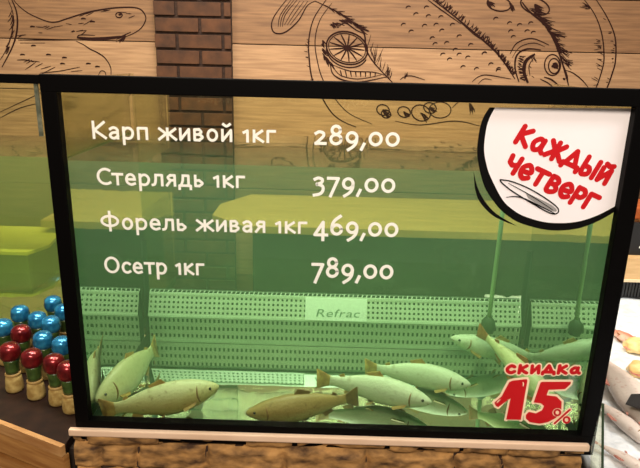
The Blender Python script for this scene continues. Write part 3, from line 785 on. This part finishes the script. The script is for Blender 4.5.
# ------------------------------------------------------------------ fish
PROF = [(0,.006,.006),(.012,.018,.018),(.04,.036,.032),(.09,.058,.046),(.15,.077,.057),(.22,.094,.065),(.30,.106,.07),(.38,.112,.07),(.46,.111,.066),(.55,.102,.058),(.64,.086,.046),(.72,.067,.034),(.79,.050,.024),(.85,.041,.016),(.89,.044,.010),(.92,.056,.006),(.955,.072,.004),(.985,.084,.003),(1.0,.086,.002)]
def fish(name, head, tail, label, cat, group, mat, fin, bend=.0, roll=0, deep=1.0, fork=.05, mouth=True, sag=0, up=Vector((0,0,1))):
    head, tail = Vector(head), Vector(tail); L = (head-tail).length
    X = (head-tail).normalized(); Yv = up.cross(X).normalized(); Z = X.cross(Yv)
    Mx = Matrix((X, Yv, Z)).transposed().to_4x4(); Mx = Matrix.Translation((head+tail)/2) @ Mx @ Matrix.Rotation(roll, 4, 'X')
    def sp(t):                          # centre line in local space
        return Vector((L*(.5-t), L*bend*math.sin(PI*t)*1.0 - L*bend*.5 + L*bend*.6*max(0,t-.7), -L*sag*math.sin(PI*t)))
    bm = bmesh.new(); rings = []; seg = 20
    for t, h, w in PROF:
        c = sp(t); ring = []
        for k in range(seg):
            a = 2*PI*k/seg
            hh = h*deep*1.15*(1.06 if math.sin(a) < 0 and t < .55 else 1)
            dx = 0
            if t > .9: dx = -fork*L*((t-.9)/.1)*(abs(math.sin(a))**1.5) + fork*L*.7*((t-.9)/.1)
            ring.append(bm.verts.new(c + Vector((dx, L*w*1.15*math.cos(a), L*hh*math.sin(a)))))
        rings.append(ring)
    for a, b in zip(rings, rings[1:]):
        for k in range(seg): f = bm.faces.new((a[k], a[(k+1) % seg], b[(k+1) % seg], b[k])); f.material_index = 0
    bm.faces.new(rings[0]); bm.faces.new(rings[-1])
    for f in bm.faces:
        if (sum((v.co.x for v in f.verts), 0)/len(f.verts)) < L*(.5-.895): f.material_index = 1
    o = link(name, bm, [mat, fin], None, True); o.matrix_world = Mx
    tag(o, label, cat, group)
    def fin_part(nm, outline, y0, thick=.0016, tilt=0):
        b = bmesh.new()
        pr = bmesh.new(); prism(pr, [(0,0)]+[(p[0]-outline[0][0], p[1]-outline[0][1]) for p in outline[1:]], -thick, thick, axis='y')
        for v in pr.verts: v.co = Matrix.Rotation(tilt, 3, 'X') @ v.co
        for v in pr.verts: v.co += Vector((outline[0][0], y0, outline[0][1]))
        merge(b, pr); return link(nm, b, fin, o)
    def lp_(t, s): # point on body at station t, s = -1..1 of half height
        import bisect
        i = max(1, min(len(PROF)-1, bisect.bisect([p[0] for p in PROF], t))); a, b = PROF[i-1], PROF[i]; q = (t-a[0])/(b[0]-a[0])
        h = (a[1]+(b[1]-a[1])*q)*deep*1.15; w = (a[2]+(b[2]-a[2])*q)*1.15; c = sp(t)
        return c.x, c.y, c.z + L*h*s, L*w
    def ridge(nm, t0, t1, hgt, s, lean):
        xa_, ya_, za_, _ = lp_(t0, s*.9); xb_, yb2, zb_, _ = lp_(t1, s*.9)
        xm, ym, zm, _ = lp_((t0+t1)/2, s*.9)
        fin_part(nm, [(xa_, za_), (xa_-(xa_-xb_)*.35, max(za_,zm)*1 + s*hgt*L if s > 0 else min(za_,zm) + s*hgt*L), (xb_-lean*L, zb_+s*hgt*L*.55), (xb_, zb_)], ym)
    ridge('dorsal_fin', .42, .56, .055, 1, .02)
    ridge('adipose_fin', .76, .80, .03, 1, .015)
    ridge('anal_fin', .66, .75, .05, -1, .015)
    for s in (-1, 1):
        xx, yy, zz, ww = lp_(.2, -.55)
        fin_part('pectoral_fin', [(xx, zz), (xx-.05*L, zz-.015*L), (xx-.125*L, zz-.04*L), (xx-.11*L, zz-.065*L), (xx-.02*L, zz-.03*L)], yy+s*ww*.82, tilt=s*.5)
        xx, yy, zz, ww = lp_(.48, -.85)
        fin_part('pelvic_fin', [(xx, zz), (xx-.03*L, zz-.015*L), (xx-.075*L, zz-.04*L), (xx-.05*L, zz-.05*L), (xx-.012*L, zz-.02*L)], yy+s*ww*.45, tilt=s*.5)
        xx, yy, zz, ww = lp_(.075, .25)
        b = bmesh.new(); bmesh.ops.create_uvsphere(b, u_segments=14, v_segments=10, radius=L*.013, matrix=Matrix.Translation((xx, yy+s*ww*.9, zz))); link('eye', b, M['eye'], o, True)
        # gill slit : curved thin welt behind the head
        b = bmesh.new(); pts = []
        for q in range(9):
            v = -.85+1.5*q/8; t = .165+.02*math.cos(v*1.5)
            x_, y_, z_, w_ = lp_(t, v); pts.append((x_, y_+s*w_*math.sqrt(max(.05, 1-v*v))*1.0, z_))
        tube(b, pts, [.002*L/.25*math.sin(PI*(q+.6)/9.2)*.9+.0004 for q in range(9)], 6); link('gill_slit', b, M['gill'], o, True)
    print('FISH', o.name, 'L', round(L,3), 'minz', round(min((o.matrix_world @ v.co).z for v in o.data.vertices)-ZF,3), 'miny', round(min((o.matrix_world @ v.co).y for v in o.data.vertices),3), 'maxy', round(max((o.matrix_world @ v.co).y for v in o.data.vertices),3))
    if mouth:
        b = bmesh.new(); pts = []
        for q in range(9):
            a = -1.2+2.4*q/8
            t = .045*(1-math.cos(a)) + .008
            x_, y_, z_, w_ = lp_(t, -.35); pts.append((x_+.001, y_+w_*math.sin(a)*.95*1.02, z_))
        tube(b, pts, .0011*L/.25, 6); link('mouth', b, M['gill'], o, True)
    return o
G = 'live fish in the big tank'
fish('fish', at(98,401,.045), at(158,346,.30), 'pale fish at the far left of the tank, slanting with its tail up', 'fish', G, M['fish_pale'], M['fin'], .05, .15, 1.32)
fish('fish', at(219,387,.085), at(102,411,.038), 'olive fish with overhead light painted pale on its back, second from left, nose to the right, near the front glass', 'fish', G, M['fish_olive_toplit'], M['fin'], -.03, -.12, 1.12)
fish('fish', at(246,414,.04), at(358,397,.085), 'brownish fish lying on the bottom with its nose to the left', 'fish', G, M['fish_brown'], M['fin_dark'], .03, .1, .98, .02)
fish('fish', at(432,401,.10), at(318,378,.17), 'silvery fish in the middle, nose right, nearest of the pair facing right', 'fish', G, M['fish_white'], M['fin'], .05, -.08, .95)
fish('fish', at(471,384,.18), at(366,367,.26), 'silvery fish behind the middle one, nose right, right above its back', 'fish', G, M['fish_white'], M['fin'], .04, -.08, .95)
fish('fish', at(564,414,.06), at(479,330,.31), 'fish with rusty tail slanting down to the right behind the red discount sticker', 'fish', G, M['fish_pale'], M['fin_red'], .02, .05, .75)
fish('fish', at(451,338,.34), at(545,360,.35), 'dim fish at the back right with its pale nose pointing left', 'fish', G, M['fish_white'], M['fin'], .02, 0, .85)

# ------------------------------------------------------------------ side tank at the left
YS = .535
lt = empty('side_tank', (-1.1, YS, .70), 'black framed side tank of olive water behind the spice grinders', 'fish tank')
LT = lt.location.copy()
def lpart(name, bm, m, label=None):
    for v in bm.verts: v.co -= LT
    return link(name, bm, m, lt, False, label)
sx0, sx1 = -1.55, -xo+.02-.05
lz1 = at(10, 74, YS).z; lzo = at(10, 83, YS).z; lz0 = .735
bm = bmesh.new(); box(bm, (sx0, YS-.01, lzo), (sx1, YS+.015, lz1), 0, .002); lpart('top_rail', bm, M['black'])
bm = bmesh.new(); box(bm, (sx0, YS, lz0), (sx1, YS+.006, lzo+.004)); lpart('front_glass', bm, M['glass'])
xe = at(39, 110, YS).x
bm = bmesh.new(); box(bm, (xe-.004, YS-.008, at(39,136,YS).z), (xe+.006, YS, lzo)); lpart('edge_clip', bm, M['glass_edge'], 'greyish clip on the glass edge')
bm = bmesh.new(); box(bm, (sx0, YS+.45, lz0), (sx1, YS+.456, lzo)); lpart('back_glass', bm, M['glass'])
bm = bmesh.new(); box(bm, (sx0-.006, YS, lz0), (sx0, YS+.456, lzo)); lpart('side_panel', bm, M['side'])
bm = bmesh.new(); box(bm, (sx1, YS+.002, lz0), (sx1+.006, YS+.456, lzo)); lpart('side_panel', bm, M['glass'])
bm = bmesh.new(); box(bm, (sx0, YS+.006, lz0), (sx1, YS+.45, lz0+.02)); lpart('tank_floor', bm, M['floor_panel'])
water('side_tank_water', M['water_side'], (sx0+.001, YS+.007, lz0+.021), (sx1-.001, YS+.449, at(20,157,YS).z), 'olive green water filling the left side tank')
# pale tray seen through it
ta, tb = at(-40, 251, 1.0), at(46, 243, 1.0)
bx = at(45, 226, 1.0)
zt2 = at(10, 252, .95).z; yb2 = atz(10, 226, zt2).y
tr = empty('low_cabinet', (-1.2, 1.1, 0), 'low olive cabinet with a bright yellow top seen through the left side tank', 'cabinet')
xb2 = at(46, 240, 1.05).x; 
bm = bmesh.new(); prism(bm, [(x+1.2, y-1.1) for x, y in [(-2.2,.95),(xb2-.03,.95),(xb2+.01,1.05),(xb2-.03,yb2),(-2.2,yb2)]], zt2-.012, zt2); link('cabinet_top', bm, M['yellow_top'], tr)
bm = bmesh.new(); box(bm, (-.98, -.135, 0), (xb2-.035+1.2, yb2-1.12, zt2-.012), 0, .003); link('body', bm, M['olive'], tr)

# ------------------------------------------------------------------ counter with spice grinders
ZS = .735
fa, fb = atz(0, 420, ZS), atz(67.5, 446, ZS)
d = (fb-fa).normalized(); nrm = Vector((d.y, -d.x, 0))     # toward the shopper
if nrm.y > 0: nrm = -nrm
wc = empty('wooden_counter', (fa.x, fa.y+.2, 0), 'wooden counter with dark top left of the tank, holding the spice grinders', 'counter')
WC = wc.location.copy()
def cpart(name, bm, m, label=None):
    for v in bm.verts: v.co -= WC
    return link(name, bm, m, wc, False, label)
far = fa - d*.75
xend = PX0 - .014
fb = fa + d*((xend-fa.x)/d.x)
bm = bmesh.new(); prism(bm, [xz_ for xz_ in [(far.x,far.y),(fb.x,fb.y),(xend,YS-.012),(far.x,YS-.012)]], ZS-.022, ZS); cpart('counter_top', bm, M['darktop'], 'dark brown top')
def strip(z0, z1, out, thick):
    bm = bmesh.new(); a = far + nrm*out; b = fb + nrm*out; a2 = far + nrm*(out-thick); b2 = fb + nrm*(out-thick)
    prism(bm, [(a.x,a.y),(b.x,b.y),(b2.x,b2.y),(a2.x,a2.y)], z0, z1); return bm
cpart('edge_strip', strip(ZS-.024, ZS+.002, .012, .012), M['wood_edge'], 'lighter wooden edge strip')
zc = ZS-.026; i = 0
while zc > .05:
    h_ = .058 if i == 0 else .11
    cpart('front_board', strip(max(zc-h_, .02), zc, .008, .016), M['wood']); zc -= h_+.012; i += 1
bm = strip(0, ZS-.024, -.02, .05); cpart('carcass', bm, M['gap'])

JK = 1.28
def make_jar():
    r = empty('spice_grinder', (0,0,0), 'spice grinder', 'spice grinder', 'spice grinders on the dark counter')
    bm = bmesh.new(); lathe(bm, [(.0148,0),(.0168,.003),(.0172,.010),(.0156,.026),(.0140,.034)], 24); link('cloth_base', bm, M['jar_cloth'], r, True, 'beige cloth covered base')
    bm = bmesh.new(); lathe(bm, [(.0138,.034),(.0150,.0355),(.0150,.0385),(.0138,.040)], 24); link('tan_band', bm, M['band'], r, True)
    bm = bmesh.new(); lathe(bm, [(.0128,.040),(.0128,.047),(.0136,.056),(.0150,.066),(.0155,.070)], 24); link('green_body', bm, M['jar_green'], r, True, 'dark green body')
    return r
def add_cap(r, m):
    bm = bmesh.new()
    prof = [(.0140,.069),(.0175,.0715),(.0196,.077),(.0202,.083),(.0190,.090),(.0192,.0915),(.0172,.097),(.0120,.1015),(.005,.1035),(.001,.1038)]
    lathe(bm, prof, 28)
    for v in bm.verts:
        a = math.atan2(v.co.y, v.co.x); rr = 1+.02*math.sin(a*9); v.co.x *= rr; v.co.y *= rr
    return link('foil_cap', bm, m, r, True)
def jar_copy(src, loc, label, rz):
    r = src.copy(); COL.objects.link(r); r.location = loc; r.rotation_euler = (0,0,rz); r['label'] = label
    for c in src.children:
        q = c.copy(); COL.objects.link(q); q.parent = r
    return r
jr = make_jar(); jr.scale = (JK,)*3; add_cap(jr, M['cap_red']); jb = make_jar(); jb.scale = (JK,)*3; add_cap(jb, M['cap_blue'])
spots = [('r',10,351,'red capped spice grinder, leftmost in the front row'),
 ('r',32,357.5,'red capped spice grinder, second from left in the front row'),
 ('r',54,363,'red capped spice grinder, third from left in the front row'),
 ('r',68,370,'red capped spice grinder half hidden by the black tank post'),
 ('r',21,333,'red capped spice grinder alone in the second row, among blue caps'),
 ('b',3,327,'blue capped spice grinder at the left edge of the photo'),
 ('b',20,313,'blue capped spice grinder behind the red cap of the second row'),
 ('b',37.5,319.5,'blue capped spice grinder in the middle of the cluster, back row second from left'),
 ('b',53,303,'blue capped spice grinder furthest back, topmost of the caps'),
 ('b',51,324,'blue capped spice grinder directly in front of the furthest blue one'),
 ('b',43,339.5,'blue capped spice grinder just above the second red cap of the front row'),
 ('b',62,345,'blue capped spice grinder beside the black post, just behind the front row'),
 ('b',63.5,311.5,'blue capped spice grinder mostly hidden behind the black post')]
used = {}
for c, px, py, lab in spots:
    p = atz(px, py, ZS+.086*JK); p.z = ZS
    src = jr if c == 'r' else jb
    if c not in used: used[c] = 1; src.location = p; src['label'] = lab
    else: jar_copy(src, p, lab, random.uniform(0, 6))

# ------------------------------------------------------------------ fish display at the right
ZI = .70
YD = atz(620, 299, ZI).y
dx0 = .59; dxb = at(604, 262, YD).x; dx1 = 1.9
dc = empty('display_case', (1.2, .2, 0), 'fish display case with a bed of ice right of the tank', 'display case')
DC = dc.location.copy()
def dpart(name, bm, m, label=None):
    for v in bm.verts: v.co -= DC
    return link(name, bm, m, dc, False, label)
bm = bmesh.new(); box(bm, (dx0, -.45, 0), (dx1, YD-.003, ZI-.05), 0, .004); box(bm, (dxb, YD-.003, 0), (dx1, YD+.2, ZI-.05), 0, .004); dpart('cabinet', bm, M['table_front'])
gz0, gz1 = at(625, 297, YD).z, at(625, 281, YD).z
bm = bmesh.new(); box(bm, (dxb, YD+.01, ZI-.05), (dx1, YD+.03, gz1)); dpart('back_panel', bm, M['grille_grey'])
bm = bmesh.new(); nb = 90
for i in range(nb): x = dxb + .005 + i*.012; box(bm, (x, YD, gz0), (x+.006, YD+.0095, gz1))
box(bm, (dxb, YD-.002, gz0-.008), (dx1, YD+.0095, gz0)); dpart('air_grille', bm, M['grille_dark'], 'dark slotted air grille')
wz1 = at(630, 257, YD).z
bm = bmesh.new(); box(bm, (dxb, YD-.01, gz1+.01), (dx1, YD+.2, wz1), 0, .003); dpart('wooden_riser', bm, M['tan'], 'tan wooden riser')
bm = bmesh.new(); box(bm, (dxb, YD-.014, gz1), (dx1, YD+.2, gz1+.012), 0, .002); dpart('pale_strip', bm, M['pale_strip'])
xg = at(602.5, 430, -.06).x
YG = -.06
q = [at(603, 404, YG), at(602.5, 470, YG), at(604, 560, YG), at(588, 560, YG), at(592, 448, YG)]
bm = bmesh.new(); prism(bm, [(p.x, p.z) for p in q], YG, YG+.005, axis='y'); dpart('end_glass', bm, M['glass'], 'clear end glass')
bm = bmesh.new(); tube(bm, [q[0], q[1], q[2]], .0028, 8); dpart('glass_edge', bm, M['weight'], 'dark green glass edge')
# ice
bm = bmesh.new(); n1, n2 = 110, 110
def iz(x, y): return ZI + .010*noise.noise(Vector((x*9, y*9, 1))) + .007*noise.noise(Vector((x*45, y*45, 4)))
gg = [[bm.verts.new((dx0+.002+(dx1-dx0-.004)*(i/n1)**1.6, -.44+(YD+.438)*j/n2, 0)) for i in range(n1+1)] for j in range(n2+1)]
for r_ in gg:
    for v in r_: v.co.z = iz(v.co.x, v.co.y)
for j in range(n2):
    for i in range(n1): bm.faces.new((gg[j][i], gg[j][i+1], gg[j+1][i+1], gg[j+1][i]))
ext = bmesh.ops.extrude_face_region(bm, geom=list(bm.faces))
for e in ext['geom']:
    if isinstance(e, bmesh.types.BMVert): e.co.z = ZI-.049
tag(link('crushed_ice', bm, M['ice'], None, True), 'white crushed ice bed in the display case right of the tank', 'ice', kind='stuff')
G2 = 'whole fish on the ice'
def ifish(h, t, label, mat, fin, lift=.016, deep=.8, upv=None):
    a, b = atz(h[0], h[1], ZI+lift), atz(t[0], t[1], ZI+lift)
    return fish('iced_fish', a, b, label, 'fish', G2, mat, fin, .03, 1.35, deep)
ifish((655,432), (598,352), 'grey pink fish on the ice, uppermost of those lying slantwise by the black post', M['seabass'], M['fin_pink'], .03, .95)
ifish((652,446), (590,396), 'grey pink fish on the ice, middle one beside the glass edge', M['seabass'], M['fin_pink'], .024, .8)
ifish((656,478), (592,440), 'grey pink fish on the ice, lowest one at the bottom right corner', M['seabass'], M['fin_pink'], .022, .75)
ifish((612,330), (650,352), 'red fish on the ice beside the black post, near the grille', M['redfish'], M['fin_red'], .018, .9)
# yellow cut pieces
def chunk(px, py, r, label):
    p = atz(px, py, ZI+.02); bm = bmesh.new(); bmesh.ops.create_icosphere(bm, subdivisions=4, radius=1)
    for v in bm.verts:
        k_ = 1+.22*noise.noise(v.co*1.7+Vector((px,0,0)))+.07*noise.noise(v.co*5)
        v.co = Vector((v.co.x*r*1.2*k_, v.co.y*r*k_, max(-.6, v.co.z)*r*.75*k_))
    o = link('fish_steak', bm, M['yellow_cut'], None, True); o.location = p
    b = bmesh.new(); tube(b, [Vector((math.cos(a)*r*1.12, math.sin(a)*r*.95, -.1*r)) for a in [PI*1.0+PI*q/10 for q in range(11)]], .004, 6); link('skin', b, M['redfish'], o, True, 'reddish skin rim')
    tag(o, label, 'fish steak', 'fish cuts on the ice'); return o
chunk(637, 346, .034, 'yellowish fish cut on the ice at the right edge, upper of the two')
chunk(643, 370, .034, 'yellowish fish cut on the ice at the right edge, lower of the two')
# dark leaf card
p = atz(640, 404, ZI+.075)
bm = bmesh.new(); prism(bm, [(-.035,.0),(-.01,.03),(.05,.035),(.12,-.02),(.06,-.045)], -.003, .003)
o = link('dark_tag', bm, M['card']); o.matrix_world = Matrix.Translation(p) @ Matrix.Rotation(.25, 4, 'X'); tag(o, 'dark pointed tag lying on the fish at the right edge', 'tag')
# price card with white writing and shelf behind
pz0, pz1 = at(632, 257, YD-.0).z, at(632, 224, YD).z
bm = bmesh.new(); px0 = at(624, 240, YD).x
box(bm, (px0, -.006, 0), (px0+.42, .006, pz1-pz0), 0, .001)
cdx = link('price_card', bm, M['card']); cdx.location = (0, YD+.03, wz1); tag(cdx, 'black price card with white writing standing on the wooden riser', 'price card')
bm = bmesh.new(); a = at(637.5, 251, YD+.02); put_string(bm, 'У', (at(637,251,YD+.02).x, (pz1-pz0)*.22), (at(647,251,YD+.02).x, (pz1-pz0)*.22), (pz1-pz0)*.62, -.0068, bold=0, shear=.2); link_flat('lettering', bm, M['white'], cdx, 'white lettering')
ys2 = YD+.16
sz0, sz1 = at(636, 225, ys2).z, at(636, 216, ys2).z
sh = empty('back_shelf', (1.3, ys2+.1, wz1), 'pale edged shelf behind the black price card', 'shelf')
bm = bmesh.new(); box(bm, (px0-1.3+.01, -.1, sz0-wz1), (.6, .08, sz1-wz1), 0, .002); link('board', bm, M['pale_strip'], sh)
for x in (px0-1.3+.05, .5):
    bm = bmesh.new(); box(bm, (x, .0, 0), (x+.02, .07, sz0-wz1)); link('bracket', bm, M['grille_dark'], sh)
bm = bmesh.new(); box(bm, (px0+.02, ys2-.06+.0, sz1), (px0+.3, ys2+.1, sz1+.05), 0, .008); tag(link('orange_pack', bm, M['orange']), 'orange brown pack lying on the shelf behind the price card', 'pack')

# ------------------------------------------------------------------ light
w = bpy.data.worlds.new('world'); S.world = w; w.use_nodes = True
bg = w.node_tree.nodes['Background']; bg.inputs[0].default_value = (1.0, .86, .68, 1); bg.inputs[1].default_value = .16
def area(name, loc, target, sx, sy, power, col):
    l = bpy.data.lights.new(name, 'AREA'); l.shape = 'RECTANGLE'; l.size = sx; l.size_y = sy; l.energy = power; l.color = col
    o = bpy.data.objects.new(name, l); COL.objects.link(o); o.location = loc
    o.rotation_euler = (Vector(target)-Vector(loc)).to_track_quat('-Z', 'Y').to_euler(); return o
area('ceiling_lamp_tank', (0, .2, 3.1), (0, .2, 0), 1.6, .5, 78, (1, .98, .9))
area('ceiling_lamp_aisle', (-.2, -2.2, 2.9), (0, 0, 1.0), 1.6, .6, 82, (1, .88, .72))
area('wall_washer', (-.45, .9, 3.0), (-.42, 2.0, 1.62), .4, .3, 13, (1, .88, .82))
area('wall_washer_right', (1.1, .9, 3.0), (1.0, 2.0, 1.6), .5, .3, 8, (1, .74, .48))
area('display_lamp', (1.1, -.5, 2.4), (1.0, .1, .7), 1.0, .3, 11, (1, .96, .95))
area('side_lamp', (-1.3, .6, 2.9), (-1.2, .5, .7), .6, .4, 30, (1, .93, .7))
area('bench_lamp', (-.1, 1.45, 2.9), (0, 1.45, .9), 1.6, .3, 7, (1, .9, .66))

S.view_settings.view_transform = 'Standard'; S.view_settings.look = 'None'; S.view_settings.gamma = 1; S.view_settings.exposure = 0
S.view_settings.use_curve_mapping = False
S.cycles.transparent_max_bounces = 32; S.cycles.max_bounces = 14; S.cycles.volume_bounces = 1; S.cycles.glossy_bounces = 6
S.cycles.use_denoising = True
S.cycles.caustics_reflective = False
print('YB', YB, 'ZW', ZW, 'xo', xo, xL0, xR0, xLb, xRb, 'XI', XI, 'ledge', ZLEDGE, 'bench z', zt_, yb_, 'YD', YD, 'fa', fa, fb, 'tab', zt2, yb2)
